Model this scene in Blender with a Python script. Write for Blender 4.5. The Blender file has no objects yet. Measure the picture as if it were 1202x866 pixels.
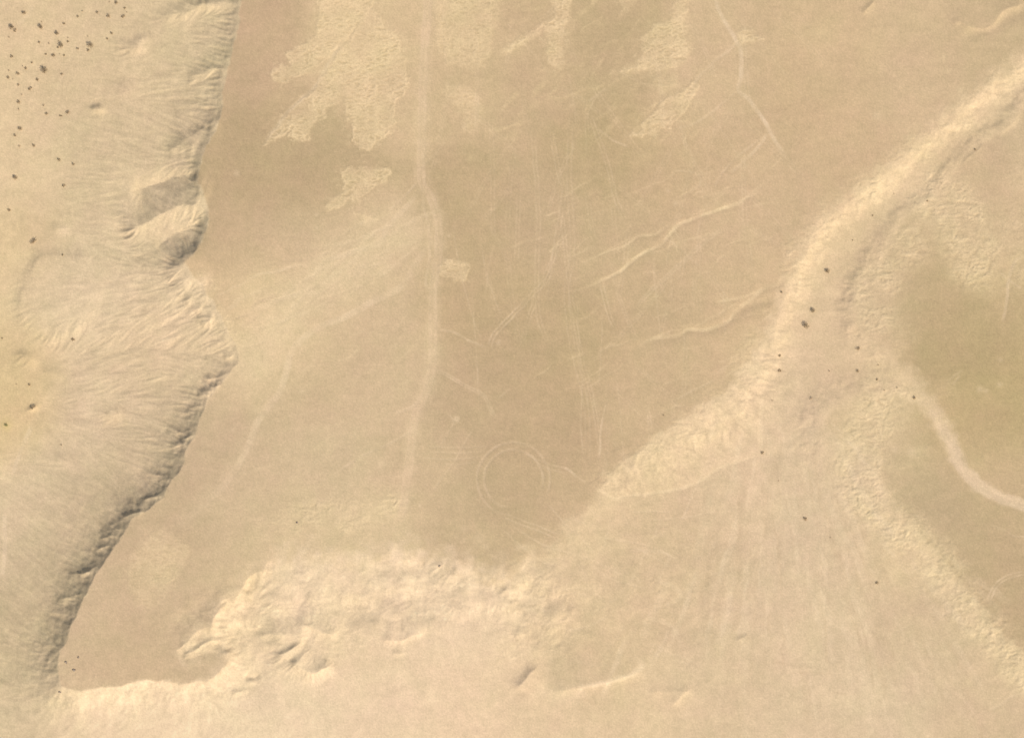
import bpy, math, random
import numpy as np

# ------------------------------------------------------------------ scene, camera, light
scene = bpy.context.scene
C = scene.collection
S = 0.75                       # metres of ground per survey unit
CAM_H = 8000.0
SUN_EL = math.radians(46)
SUN_AZ = math.radians(138)     # compass bearing of the sun (north = +Y)

cam_d = bpy.data.cameras.new("camera")
cam = bpy.data.objects.new("camera", cam_d)
C.objects.link(cam)
cam.location = (0, 0, CAM_H)
cam.rotation_euler = (0, 0, 0)
cam_d.sensor_width = 36
cam_d.lens = 36 * CAM_H / (1202 * S)
cam_d.clip_start = 10
cam_d.clip_end = 60000
scene.camera = cam
scene.cycles.pixel_filter_type = 'BLACKMAN_HARRIS'
scene.cycles.filter_width = 1.25

w = bpy.data.worlds.new("World")
scene.world = w
w.use_nodes = True
nt = w.node_tree
nt.nodes.clear()
sky = nt.nodes.new('ShaderNodeTexSky')
sky.sky_type = 'NISHITA'
sky.sun_disc = False
sky.sun_elevation = SUN_EL
sky.sun_rotation = SUN_AZ
sky.dust_density = 2.5
bg = nt.nodes.new('ShaderNodeBackground')
bg.inputs['Strength'].default_value = 0.11
wo = nt.nodes.new('ShaderNodeOutputWorld')
nt.links.new(sky.outputs[0], bg.inputs[0])
nt.links.new(bg.outputs[0], wo.inputs[0])

sun_d = bpy.data.lights.new("sun", 'SUN')
sun_d.energy = 3.6
sun_d.angle = math.radians(0.53)
sun_d.color = (1.0, 0.95, 0.87)
sun = bpy.data.objects.new("sun", sun_d)
C.objects.link(sun)
sun.rotation_euler = (math.radians(90) - SUN_EL, 0, math.pi - SUN_AZ)
sun.location = (300, -300, 600)

vs = scene.view_settings
vs.view_transform = 'Standard'
vs.look = 'None'
vs.gamma = 1
vs.use_curve_mapping = False
vs.exposure = 0.0
# radiance of a level, perfectly white surface under this sun and sky (measured), used only to turn
# the ground colours below (as they look lying level in this light) into reflectances
K = np.array([1.24, 1.24, 1.25])

# ------------------------------------------------------------------ numeric tools
M = 150
X0, Y0 = -M, -M
NX, NY = 1202 + 2 * M + 1, 866 + 2 * M + 1
gx = np.arange(NX, dtype=np.float32) + X0
gy = np.arange(NY, dtype=np.float32) + Y0
GX, GY = np.meshgrid(gx, gy)

def sst(a, b, v):
    t = np.clip((v - a) / (b - a), 0, 1)
    return t * t * (3 - 2 * t)

def noise(x, y, scale, seed, octaves=1, gain=0.5):
    out = np.zeros(np.broadcast(x, y).shape, np.float32)
    amp, tot = 1.0, 0.0
    for o in range(octaves):
        rng = np.random.RandomState(seed * 17 + o)
        ang = rng.rand(256, 256).astype(np.float32) * 2 * np.pi
        ga, gb = np.cos(ang), np.sin(ang)
        u = x / scale + 91.3 * (o + 1); v = y / scale + 37.7 * (o + 1)
        iu = np.floor(u).astype(np.int32); iv = np.floor(v).astype(np.int32)
        fu = (u - iu).astype(np.float32); fv = (v - iv).astype(np.float32)
        su = fu * fu * fu * (fu * (fu * 6 - 15) + 10); sv = fv * fv * fv * (fv * (fv * 6 - 15) + 10)
        def g(di, dj):
            a = (iv + dj) & 255; b = (iu + di) & 255
            return ga[a, b] * (fu - di) + gb[a, b] * (fv - dj)
        n0 = g(0, 0) * (1 - su) + g(1, 0) * su
        n1 = g(0, 1) * (1 - su) + g(1, 1) * su
        out += amp * 1.5 * (n0 * (1 - sv) + n1 * sv)
        tot += amp; amp *= gain; scale = scale / 2.03
    return out / tot

def blur(a, s):
    r = int(3 * s) + 1
    k = np.exp(-0.5 * (np.arange(-r, r + 1) / s) ** 2); k /= k.sum()
    out = a.astype(np.float32)
    for ax in (0, 1):
        pad = [(0, 0), (0, 0)]; pad[ax] = (r, r)
        p = np.pad(out, pad, mode='edge')
        acc = np.zeros_like(out)
        n = out.shape[ax]
        for i, kv in enumerate(k):
            acc += kv * (p[i:i + n, :] if ax == 0 else p[:, i:i + n])
        out = acc
    return out

def samp(a, x, y, step=1.0):
    """bilinear lookup of a raster at survey coordinates"""
    u = np.clip((x - X0) / step, 0, a.shape[1] - 1.001); v = np.clip((y - Y0) / step, 0, a.shape[0] - 1.001)
    iu = u.astype(np.int32); iv = v.astype(np.int32)
    fu = u - iu; fv = v - iv
    return (a[iv, iu] * (1 - fu) + a[iv, iu + 1] * fu) * (1 - fv) + (a[iv + 1, iu] * (1 - fu) + a[iv + 1, iu + 1] * fu) * fv

def smooth_line(pts, n=4, closed=False):
    """Catmull-Rom"""
    p = [np.array(q, float) for q in pts]
    if len(p) < 3: return p
    out = []
    N = len(p)
    rng = range(N if closed else N - 1)
    for i in rng:
        a = p[(i - 1) % N] if (closed or i > 0) else p[0]
        b = p[i]; c = p[(i + 1) % N]
        d = p[(i + 2) % N] if (closed or i + 2 < N) else p[-1]
        for k in range(n):
            t = k / n
            out.append(0.5 * ((2 * b) + (-a + c) * t + (2 * a - 5 * b + 4 * c - d) * t * t + (-a + 3 * b - 3 * c + d) * t ** 3))
    if not closed: out.append(p[-1])
    return out

def box(pts, pad):
    a = np.array(pts)
    i0 = int(max(0, math.floor(a[:, 0].min() - pad - X0))); i1 = int(min(NX, math.ceil(a[:, 0].max() + pad - X0) + 1))
    j0 = int(max(0, math.floor(a[:, 1].min() - pad - Y0))); j1 = int(min(NY, math.ceil(a[:, 1].max() + pad - Y0) + 1))
    return slice(j0, j1), slice(i0, i1)

def line_dist(pts, x, y):
    """unsigned distance, side (+1 right of travel), travelled fraction 0..1"""
    best = np.full(x.shape, 1e9, np.float32); side = np.ones(x.shape, np.float32); tt = np.zeros(x.shape, np.float32)
    L = [0.0]
    for a, b in zip(pts[:-1], pts[1:]): L.append(L[-1] + math.hypot(b[0] - a[0], b[1] - a[1]))
    for i, (a, b) in enumerate(zip(pts[:-1], pts[1:])):
        dx, dy = b[0] - a[0], b[1] - a[1]; l2 = dx * dx + dy * dy
        if l2 < 1e-9: continue
        t = np.clip(((x - a[0]) * dx + (y - a[1]) * dy) / l2, 0, 1)
        ex = x - a[0] - t * dx; ey = y - a[1] - t * dy
        d = np.sqrt(ex * ex + ey * ey)
        m = d < best
        best = np.where(m, d, best)
        side = np.where(m, np.where(dx * (y - a[1]) - dy * (x - a[0]) > 0, 1.0, -1.0), side)
        tt = np.where(m, (L[i] + t * (L[i + 1] - L[i])) / L[-1], tt)
    return best, side, tt

def poly_sdf(pts, x, y):
    """positive inside"""
    best = np.full(x.shape, 1e9, np.float32); ins = np.zeros(x.shape, bool)
    n = len(pts)
    for i in range(n):
        a = pts[i]; b = pts[(i + 1) % n]
        dx, dy = b[0] - a[0], b[1] - a[1]; l2 = dx * dx + dy * dy + 1e-9
        t = np.clip(((x - a[0]) * dx + (y - a[1]) * dy) / l2, 0, 1)
        best = np.minimum(best, np.hypot(x - a[0] - t * dx, y - a[1] - t * dy))
        if abs(dy) > 1e-9:
            c = ((a[1] > y) != (b[1] > y)) & (x < dx * (y - a[1]) / dy + a[0])
            ins ^= c
    return np.where(ins, best, -best)

cx_ = np.arange(0, NX + 3, 3, dtype=np.float32) + X0
cy_ = np.arange(0, NY + 3, 3, dtype=np.float32) + Y0
CXG, CYG = np.meshgrid(cx_, cy_)
qx_ = np.arange(0, NX + 8, 8, dtype=np.float32) + X0
qy_ = np.arange(0, NY + 8, 8, dtype=np.float32) + Y0
QX, QY = np.meshgrid(qx_, qy_)
def field(ctrl, sig=55.0):
    """smooth field through scattered samples (x, y, value...)"""
    c = np.array(ctrl, float)
    num = np.zeros(QX.shape + (c.shape[1] - 2,)); den = np.zeros(QX.shape)
    for r in c:
        d2 = (QX - r[0]) ** 2 + (QY - r[1]) ** 2
        wt = np.exp(-d2 / (2 * sig * sig)) + 0.02 / (1 + d2 / (sig * sig)) ** 2
        num += wt[..., None] * r[2:]; den += wt
    f = num / den[..., None]
    res = [samp(f[..., k], GX, GY, 8.0).astype(np.float32) for k in range(f.shape[2])]
    return res[0] if len(res) == 1 else np.stack(res, -1)

# ------------------------------------------------------------------ the lie of the land
CENTRAL = [(300,-900),(292,-120),(283,0),(281,25),(273,58),(266,83),(262,108),(259,138),(253,155),(241,175),(234,198),(232,212),(238,224),
 (244,240),(246,256),(238,282),(227,296),(216,305),(226,325),(238,333),(243,345),(251,352),(256,368),(263,377),(270,395),(278,407),
 (281,425),(272,434),(258,454),(243,469),(234,494),(229,512),(218,529),(215,547),(200,567),(193,582),(175,597),(155,609),(148,622),
 (130,649),(110,679),(96,707),(85,732),(79,754),(70,762),(68,790),(72,806),(90,808),(113,808),(140,806),(163,797),(190,799),
 (213,802),(241,799),(256,789),(268,776),(262,768),(245,762),(214,774),(208,766),(228,743),(245,735),(255,715),(275,700),(290,680),
 (310,668),(330,655),(355,648),(390,655),(430,650),(470,640),(500,650),(540,655),(580,670),(620,655),(650,640),(665,615),(690,595),
 (704,578),(712,560),(735,540),(755,525),(775,508),(800,490),(830,472),(850,458),(868,440),(885,415),(895,395),(905,365),(918,345),
 (926,318),(938,291),(955,260),(980,242),(1000,226),(1030,203),(1055,183),(1085,158),(1115,133),(1145,107),(1175,83),(1198,66),
 (1400,-80),(1700,-500),(1700,-900)]
EAST = [(1196,135),(1186,148),(1171,158),(1145,177),(1124,197),(1109,221),(1086,243),(1066,256),(1050,272),(1036,298),(1022,317),(1011,334),
 (1004,355),(1008,378),(1025,398),(1050,420),(1075,440),(1092,460),(1104,475),(1116,495),(1124,520),(1134,543),(1152,562),(1177,577),
 (1202,586),(1500,690),(2500,700),(2500,-600),(1700,-300),(1300,45)]
SOUTHEAST = [(1035,460),(1000,469),(968,490),(972,505),(1000,515),(1030,525),(1035,560),(1045,585),(1062,604),(1085,628),(1115,668),(1140,700),(1170,735),(1202,770),
 (1260,830),(1400,1000),(2500,1600),(2500,740),(1500,715),(1202,600),(1172,590),(1146,578),(1128,560),(1114,538),(1103,512),(1092,492),(1078,480),(1056,470)]
wx = noise(GX, GY, 22, 3, 3) * 5.0
wy = noise(GX, GY, 22, 4, 3) * 5.0
warpA = field([(150,200,.45),(250,300,.4),(150,600,.3),(60,780,.5),(150,800,.9),(400,680,3),(600,660,3),(740,540,1.6),(850,460,1.6),(950,270,1.6),(1100,150,1.6),
               (1050,260,.9),(1010,350,1.2),(1080,450,1.5),(1160,570,.4),(1020,520,1.6),(1080,640,2.0),(1180,750,2)], 50)
wsx = noise(GX, GY, 9, 13, 2) * 1.6; wsy = noise(GX, GY, 9, 14, 2) * 1.6
sdfs = []
for P in (CENTRAL, EAST, SOUTHEAST):
    s = poly_sdf(P, CXG, CYG)
    sdfs.append(samp(s, GX + wx * warpA + wsx, GY + wy * warpA + wsy, 3.0).astype(np.float32))
inside = np.maximum(np.maximum(sdfs[0], sdfs[1]), sdfs[2])
D = np.maximum(-inside, 0)
# drop below the plains, and how far the bank runs out
A_ = field([(150,50,30),(60,150,32),(150,250,30),(150,450,32),(60,600,32),(40,760,26),(60,830,18),(150,850,12),(300,840,12),(300,700,5),(420,700,7),(500,720,8),(600,720,9),
            (500,820,11),(700,700,6),(700,820,10),(830,700,8),(750,560,6),(860,480,9),(920,380,13),(960,290,15),(1050,210,14),(1180,110,14),(1090,210,12),
            (1000,330,11),(930,500,10),(960,470,8),(930,700,9),(1050,740,9),(1150,800,9),(1090,490,3),(1150,572,2.5),(1050,450,5),(990,560,9)], 45)
W_ = field([(200,50,30),(200,150,26),(200,260,26),(200,380,50),(180,500,30),(120,620,30),(60,720,30),(60,800,30),(150,830,22),(250,820,20),(300,700,45),(420,700,50),(600,720,50),
            (500,820,50),(750,560,40),(860,480,30),(905,390,16),(935,320,14),(965,285,14),(1020,240,14),(1060,205,14),(1120,160,13),(1190,100,11),(1170,165,5.5),(1125,205,6.5),(1090,250,7),(1050,285,7),
            (1005,345,6),(970,470,15),(1040,700,26),(1150,760,24),(1090,490,10),(1150,572,6),(1010,560,30),(1060,620,24)], 45)
R_ = field([(260,60,6),(250,160,6),(235,230,5),(225,300,5),(260,400,10),(240,490,4),(180,590,3),(120,680,3),(80,760,4),(160,800,9),(300,740,14),(600,680,14),(760,540,10),(900,400,12),(980,260,14),(1150,130,14),(1140,190,6),(1020,330,8),(1000,480,10),(1050,620,12),(1150,570,6)], 45)
A_ = A_ * field([(1185,165,.05),(1140,205,.06),(200,100,.42),(200,300,.40),(200,500,.42),(100,700,.52),(160,610,.48),(300,820,.4),(500,700,.45),(750,560,.4),(860,480,.42),(940,290,.34),(1040,200,.33),(1150,110,.30),(1110,240,.12),(1020,340,.15),(1000,480,.34),(1050,650,.4)], 80)
Dp = np.sqrt(D * D + (.6 * R_) ** 2) - .6 * R_
pe = 1 + 1.0 * sst(640, 860, GX) * sst(700, 520, GY + .0 * GX)
He = -A_ * (1 - np.exp(-(Dp / (W_ * (1 + .25 * (pe - 1)))) ** pe))
a1 = field([(260,60,1.0),(250,160,1.3),(230,230,1.0),(220,300,1.6),(250,360,.8),(275,420,1.2),(250,470,2.0),(215,540,2.2),(160,605,2.8),(110,680,2.6),(80,750,2.4),(70,800,.8)], 40)
Hw = -1.5 * a1 * (1 - np.exp(-D / 9.5)) - A_ * .74 * (1 - np.exp(-Dp / (W_ * 1.45)))
wm = sst(330, 290, GX) * sst(830, 800, GY)
H = He * (1 - wm) + Hw * wm
# regional fall of the slopes in the west down to the wadi, dips of the plains
H += np.where(GX < 320, -3.0 * sst(300, 0, GX), 0) * sst(0, 40, D)
H -= .034 * np.minimum(D, 300) * sst(330, 290, GX) * sst(850, 780, GY)
H += noise(GX, GY, 170, 7, 2) * 0.9 + noise(GX, GY, 60, 8, 2) * 0.22

def ridge(pts, h, wl, wr, ends=0.18, jag=1.0):
    """crest along pts, falling over wl to the left of travel and wr to the right"""
    P = smooth_line(pts, 4)
    pad = 3.2 * max(wl, wr) + 8
    Ln = sum(math.hypot(q[0] - p[0], q[1] - p[1]) for p, q in zip(P[:-1], P[1:]))
    ends = min(.5, max(ends, .8 * max(wl, wr) / Ln))
    b = box(P, pad)
    x = GX[b] + wx[b] * jag * 0.5; y = GY[b] + wy[b] * jag * 0.5
    d, sd, t = line_dist(P, x, y)
    ww = np.where(sd > 0, wr, wl)
    prof = np.exp(-(d / ww) ** 1.25)
    e = sst(0, ends, t) * sst(0, ends, 1 - t)
    e = np.where((t <= 0.001) | (t >= 0.999), 0, e)
    H[b] += .8 * h * prof * e

def trench(pts, depth, wd, ends=0.12, jag=0.6):
    P = smooth_line(pts, 4)
    b = box(P, 3 * wd + 6)
    d, sd, t = line_dist(P, GX[b] + wx[b] * jag * 0.4, GY[b] + wy[b] * jag * 0.4)
    e = 0.25 + 0.75 * sst(0, ends, t) * sst(0, ends, 1 - t)
    e = e * np.exp(-((d / (wd * 1.5)) ** 2))
    H[b] -= .32 * depth * e

def mound(x, y, rx, ry, h, p=2.0, ang=0.0):
    b = box([(x, y)], max(rx, ry) * 2.2)
    ca, sa = math.cos(ang), math.sin(ang)
    u = (GX[b] + wx[b] * .4 - x); v = (GY[b] + wy[b] * .4 - y)
    r = np.sqrt(((u * ca + v * sa) / rx) ** 2 + ((-u * sa + v * ca) / ry) ** 2)
    H[b] += .75 * h * np.exp(-r ** p)

# western slope: spurs, hollows, the round mesa
ridge([(236,203),(215,206),(190,213),(165,222),(150,226)], -4.5, 20, 11)
ridge([(244,246),(222,240),(195,248),(168,262),(140,275)], 5.5, 15, 22)
ridge([(240,262),(225,268),(205,276),(180,292)], -3, 16, 12)
ridge([(240,283),(222,302),(208,312),(188,324)], 3.5, 26, 8)
ridge([(258,140),(240,150),(222,160),(205,166)], 2.0, 9, 9)
ridge([(268,84),(250,82),(235,86),(218,90)], 1.8, 8, 8)
ridge([(232,175),(214,170),(196,176)], 1.5, 8, 8)
MESA = [(52,296),(75,299),(100,300),(122,318),(120,340),(108,368),(86,388),(62,398),(38,388),(20,364),(26,332),(38,309)]
b = box(MESA, 40)
s = poly_sdf(smooth_line(MESA, 4, True), GX[b] + wx[b] * .7, GY[b] + wy[b] * .7)
fall = sst(150, 85, GX[b])
H[b] += .62 * (1.3 * sst(-9, 5, s) + .35 * sst(-2, 2, s) * np.clip(.6 + 1.2 * wy[b] / 5, 0, 1.4) + 1.2 * sst(-20, 15, s)) * fall
mound(158, 54, 16, 8, 2.4); mound(166, 45, 9, 5, 1.5); mound(113, 128, 8, 5, 3.2, 2.4); mound(146, 105, 16, 9, 1.3)
mound(30, 420, 12, 7, 3.0, 2.2, .5); mound(62, 438, 12, 6, 1.6, 2.0, .5); mound(130, 486, 12, 7, 1.7)
mound(204, 14, 18, 9, 2.2, 2, -.3); mound(245, 4, 22, 7, 3.2); mound(72, 538, 14, 8, .9); mound(36, 479, 8, 3, 1.4, 2, -.5)
ridge([(243,1),(225,12),(205,18)], 2.0, 12, 6)
ridge([(56,263),(70,268),(84,268)], .9, 8, 6, .4)
for (ax_, ay_, bx_, by_) in ((228,345,216,358),(240,358,228,370),(254,372,236,384),(276,414,262,424)):
    ridge([(ax_, ay_), ((ax_ + bx_) / 2, (ay_ + by_) / 2 - 1), (bx_, by_)], 2.2, 4, 9, .3)
# gullies cut back into the western rim, with sharp spurs between
rng = random.Random(5)
rim = smooth_line(CENTRAL[27:42], 6)
for k in range(26):
    i = int((k + rng.random() * .7) / 26 * (len(rim) - 2))
    a = rim[i]; L = rng.uniform(16, 42); th = math.radians(rng.uniform(176, 200) if a[1] < 640 else rng.uniform(180, 215))
    ex, ey = a[0] + L * math.cos(th), a[1] - L * math.sin(th) * 1
    m = ((a[0] + ex) / 2, (a[1] + ey) / 2 + rng.uniform(-3, 3))
    ridge([(a[0] - 1, a[1]), m, (ex, ey)], rng.uniform(.7, 1.9), 3.4, 4.5, .25)
# southern edge: hollows and spurs
ridge([(212,769),(226,764),(243,754),(258,752),(268,762)], 4.0, 16, 4, .15)
trench([(213,774),(228,770),(245,764),(262,768)], 2.4, 3.0)
mound(265, 766, 7, 5, 1.8)
ridge([(300,746),(325,744),(350,748),(362,752)], 1.6, 10, 6)
ridge([(318,774),(335,766),(350,757),(358,752)], 4.0, 4, 22, .15)
ridge([(340,772),(352,784),(367,790),(380,785),(392,776)], 5.5, 14, 7, .15)
ridge([(345,732),(365,737),(385,744),(398,750)], 3.0, 14, 5, .2)
ridge([(285,792),(296,796),(306,790)], -1.5, 6, 4); mound(294, 800, 7, 4, 1.8); mound(280, 812, 9, 4, 1.3)
ridge([(300,672),(310,668),(320,670)], 1.0, 8, 5)
ridge([(445,750),(470,752),(488,745),(502,740)], 3.0, 18, 4, .12)
ridge([(505,672),(516,665),(524,660)], 1.2, 7, 3)
mound(466, 766, 5, 3, .9); mound(470, 768, 4, 3, .7)
trench([(378,690),(395,710),(410,740),(412,760)], 1.4, 4); trench([(450,690),(445,715),(455,740)], 1.2, 4)
ridge([(633,780),(622,792),(612,803),(603,814)], 3.6, 18, 7, .2)
ridge([(625,742),(612,744),(602,748)], 1.3, 5, 5)
BOWL = [(640,812),(675,808),(705,802),(735,794),(748,787),(755,781)]
ridge(BOWL, 2.3, 30, 6, .12)
ridge([(812,806),(804,813),(795,822),(788,832)], 2.2, 6, 14, .25)
ridge([(760,812),(785,811),(808,812)], .8, 10, 5)
ridge([(865,752),(874,747),(880,743)], .9, 3, 6)
ridge([(588,690),(600,700),(606,712)], 1.2, 6, 8)
# features by the eastern wadi
ridge([(1116,30),(1127,26),(1142,33),(1160,33),(1170,22),(1180,12),(1204,4)], 1.6, 12, 4, .1)
trench([(1128,46),(1146,38),(1166,32),(1180,22),(1204,14)], 2.2, 4.5)
ridge([(1026,0),(1020,8),(1010,18)], 1.2, 4, 4)
trench([(925,332),(898,337),(883,350),(873,357),(863,367),(853,378),(830,387),(808,388),(795,395),(765,398),(743,412)], 1.9, 3.6, .5)
trench([(905,352),(890,356),(876,362),(868,371)], 1.8, 3.5)
trench([(888,222),(871,236),(853,243),(833,250),(813,257),(795,265),(775,287),(755,297),(740,307),(725,320),(700,332),(685,341)], .85, 2.3, .3)
trench([(795,268),(785,265),(770,275),(750,277),(735,288),(708,297)], .45, 2.0)
trench([(960,530),(895,536),(880,538),(850,547),(825,563),(800,573),(765,580),(735,582),(720,585),(706,577),(693,569)], 1.0, 4)
trench([(1201,310),(1191,306),(1184,328),(1181,358),(1176,380)], .8, 3)
trench([(1202,596),(1172,583),(1146,570),(1128,553),(1116,525),(1104,500),(1085,480),(1060,462)], .9, 5, .05)
# NW-facing cut banks of the wadi
ridge([(1200,128),(1186,147),(1171,158)], .9, 3, 12, .2)
ridge([(1127,194),(1136,186),(1150,174),(1158,168)], 1.0, 3, 10)

# rough ground: light, broken rock and sand scabs on the plains and along the edges
patch = np.zeros((NY, NX), np.float32); rim_l = np.zeros_like(patch); patch_id = np.zeros((NY, NX), np.int16)
PATCHES = [
 [(368,-60),(371,0),(374,15),(370,38),(353,53),(334,66),(344,76),(324,80),(319,90),(326,98),(345,92),(380,72),(405,45),(436,8),(440,-60)],
 [(405,52),(385,78),(370,103),(345,124),(325,148),(306,172),(330,160),(340,152),(338,163),(352,165),(363,161),(364,148),(382,137),(384,128),(398,118),(404,108),(404,125),(406,140),(414,150),(414,165),(428,176),(441,170),(447,162),(458,158),(464,140),(466,120),(480,100),(474,75),(466,40),(452,30),(440,10),(425,25)],
 [(508,-60),(510,0),(513,50),(520,70),(540,78),(563,80),(573,60),(581,18),(578,-60)],
 [(523,98),(542,100),(560,108),(565,125),(561,150),(546,151),(540,128),(526,118)],
 [(400,198),(430,196),(460,200),(452,212),(436,222),(425,232),(405,239),(384,248),(386,238),(396,227),(402,214)],
 [(518,308),(532,306),(550,308),(547,326),(530,328),(518,327)],
 [(648,-60),(648,0),(646,22),(600,50),(588,62),(606,58),(638,34),(640,50),(643,70),(654,81),(660,78),(661,50),(668,22),(670,-60)],
 [(725,-40),(725,2),(728,17),(743,2),(746,-40)],
 [(790,-40),(789,18),(762,34),(753,46),(750,72),(718,86),(746,84),(763,83),(795,76),(811,60),(806,40),(803,20),(809,0),(812,-40)],
 [(822,97),(811,99),(795,110),(780,118),(770,126),(756,143),(742,160),(766,158),(790,147),(802,130),(814,113)],
 [(763,96),(775,93),(792,92),(788,102),(768,103)],
 [(862,44),(876,34),(896,45),(884,49),(870,52)],
 [(160,645),(180,630),(205,628),(222,640),(216,660),(196,690),(180,712),(158,706),(150,680),(153,660)],
 [(410,250),(425,248),(441,255),(438,260),(420,257)],
 [(118,480),(132,475),(146,478),(150,492),(136,500),(118,496)],
]
pw1 = noise(GX, GY, 11, 21, 2, .5) * 6.5; pw2 = noise(GX, GY, 11, 22, 2, .5) * 6.5
for n, P in enumerate(PATCHES):
    b = box(P, 12)
    x = GX[b] + pw1[b]; y = GY[b] + pw2[b]
    s = poly_sdf(smooth_line(P, 3, True), x, y)
    sh = 2.2 if n in (0, 1, 4, 5, 9) else 4.5
    m = sst(-sh, sh, s)
    amp = {12: .55, 13: .7, 3: .6, 7: .6, 10: .6, 14: .5, 2: .8}.get(n, 1.0)
    patch[b] = np.maximum(patch[b], m * amp)
    rim_l[b] = np.maximum(rim_l[b], np.exp(-((s - 1.5) / 1.8) ** 2) * amp)
    patch_id[b] = np.where((s > 0) & (patch_id[b] == 0), n + 1, patch_id[b])
# scale-like cusps across the patches
def cusps(sx, sy, seed):
    q = noise(GX / sx + pw1 * .06, GY / sy + pw2 * .06, 1.0, seed, 1)
    return 1 - np.clip(np.abs(q) * 3.0, 0, 1)
rip = np.maximum(cusps(8.5, 3.9, 31), .85 * cusps(12.0, 5.0, 32))
rip = blur(rip, .5)
patch_f = patch * np.clip(.85 + .7 * noise(GX, GY, 28, 34, 2), .35, 1.1)
H += patch_f * (0.08 + 0.30 * rip) + rim_l * 0.04

def stroke(pts, wd, soft=None, warp=0.3, ends=0.0):
    """0..1 mask of half width wd along a line; returns (box, mask, distance)"""
    soft = soft or max(0.8, wd * .6)
    P = smooth_line(pts, 5)
    b = box(P, wd + soft * 2 + 6)
    d, sd, t = line_dist(P, GX[b] + wx[b] * warp, GY[b] + wy[b] * warp)
    m = 1 - sst(wd - soft * .5, wd + soft, d)
    if ends: m = m * sst(0, ends, t) * sst(0, ends, 1 - t)
    return b, m, d

rough = np.zeros_like(patch)
ROUGH = [  # (line, half width, amount)
 ([(1100,230),(1125,255),(1140,290),(1150,310)], 27, 1.1),
 ([(1065,290),(1040,320),(1022,345),(1028,370)], 20, 1.1),
 ([(1040,470),(1025,500),(1015,530),(1005,560),(1020,590)], 24, 1.0),
 ([(1010,575),(1045,605),(1080,640),(1110,670),(1140,712),(1175,752),(1215,795)], 19, 1.1),
 ([(1110,455),(1085,470)], 10, .3),
 ([(1200,200),(1188,260),(1190,330)], 14, .5),
 ([(1060,395),(1030,410),(1010,420)], 14, .35),
 ([(725,565),(760,545),(800,515),(840,480),(872,445),(895,405)], 20, .6),
 ([(922,335),(940,300),(968,258),(1012,226),(1062,188),(1112,146),(1190,88)], 15, .8),
 ([(320,690),(380,690),(440,690),(500,700),(560,695),(620,700)], 34, .18),
 ([(230,745),(280,730),(330,740),(390,740)], 30, .6),
 ([(410,610),(440,600),(462,595)], 12, .8), ([(320,620),(350,605),(380,598)], 14, .6), ([(180,640),(200,690)], 18, .4),
 ([(600,700),(640,720),(600,760)], 20, .5), ([(70,775),(95,800),(160,815),(260,812),(300,800)], 9, .5),
 ([(700,700),(760,700),(800,690)], 22, .3), ([(240,330),(258,372),(272,400)], 9, .7), ([(1050,550),(1085,530)], 6, .5),
 ([(80,700),(40,760),(10,800)], 40, .25), ([(125,310),(150,240),(140,180)], 30, .2),
]
for pts, wd, a in ROUGH:
    b, m, d = stroke(pts, wd, wd * .8, 2.0)
    rough[b] = np.maximum(rough[b], m * a)
sm = stroke([(260,735),(330,715),(400,700),(500,700),(600,700),(640,720)], 44, 30, 1.0)
southm = np.zeros_like(D); southm[sm[0]] = sm[1]
sridge = 1 - np.abs(noise(GX + wx * 3, GY * 1.7 + wy * 3 - GX * .25, 40, 146, 3, .55)) * 3.2
southm *= np.clip(.75 + 1.1 * noise(GX, GY, 90, 150, 2), .15, 1.15)
H += southm * .32 * (sridge - .45)
H += southm * (noise(GX, GY * 1.4, 60, 46, 2, .35) * 2.6 - .5 * np.abs(noise(GX, GY, 30, 47, 2)) * 1.6)
sm2 = stroke([(640,700),(700,680),(780,700),(850,700)], 60, 40, 1.0)
H[sm2[0]] += sm2[1] * noise(GX[sm2[0]], GY[sm2[0]] * 1.4, 36, 48, 3, .5) * .55
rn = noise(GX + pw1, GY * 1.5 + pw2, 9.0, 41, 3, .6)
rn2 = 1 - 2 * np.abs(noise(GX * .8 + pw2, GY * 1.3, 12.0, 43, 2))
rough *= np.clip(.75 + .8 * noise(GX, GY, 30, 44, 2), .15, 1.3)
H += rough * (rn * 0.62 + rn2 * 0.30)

fan = stroke([(720,560),(770,545),(820,520),(870,480),(905,430)], 26, 20, 1.0)
fanm = np.zeros_like(D); fanm[fan[0]] = fan[1]
# running water: streaks traced down the slope by dragging noise along the fall line
Hb = blur(H, 5.0)
gyy, gxx = np.gradient(Hb * 1.0, S)
sl = np.hypot(gxx, gyy)
def lic(base, gx_, gy_, n, step):
    mag = np.hypot(gx_, gy_) + 1e-5
    ux = -gx_ / mag; uy = -gy_ / mag
    acc = base.copy(); tot = 1.0
    for sgn in (1, -1):
        px, py = GX.copy(), GY.copy()
        for k in range(n):
            vx = samp(ux, px, py); vy = samp(uy, px, py)
            px = px + sgn * step * vx; py = py + sgn * step * vy
            wgt = 0.5 + 0.5 * math.cos(math.pi * (k + 1) / (n + 1))
            acc += wgt * samp(base, px, py); tot += wgt
    return acc / tot
r8 = np.random.RandomState(8)
b1 = blur(r8.randn(NY, NX).astype(np.float32), 2.2); b1 /= b1.std()
g1 = lic(b1, gxx, gyy, 13, 2.6); g1 /= g1.std()
amp = np.clip(sl - .05, 0, .5)
west = sst(330, 240, GX) * sst(-3, 10, D)
east = sst(650, 760, GX)
gs = amp * (3.0 * west * (1 - .4 * sst(480, 600, GY)) + 2.6 * (1 - west)) * sst(0, 14, D) * (1 - .6 * sst(790, 806, GY)) + southm * .15 + fanm * .22
footl = np.interp(GY, [-150, 0, 120, 250, 420, 520, 560, 2000], [140, 130, 90, 48, 22, 14, -200, -200])
westf = sst(footl - 5, footl + 70, GX)
west_lo = west * sst(25, 60, D) * .08 * westf
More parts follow.
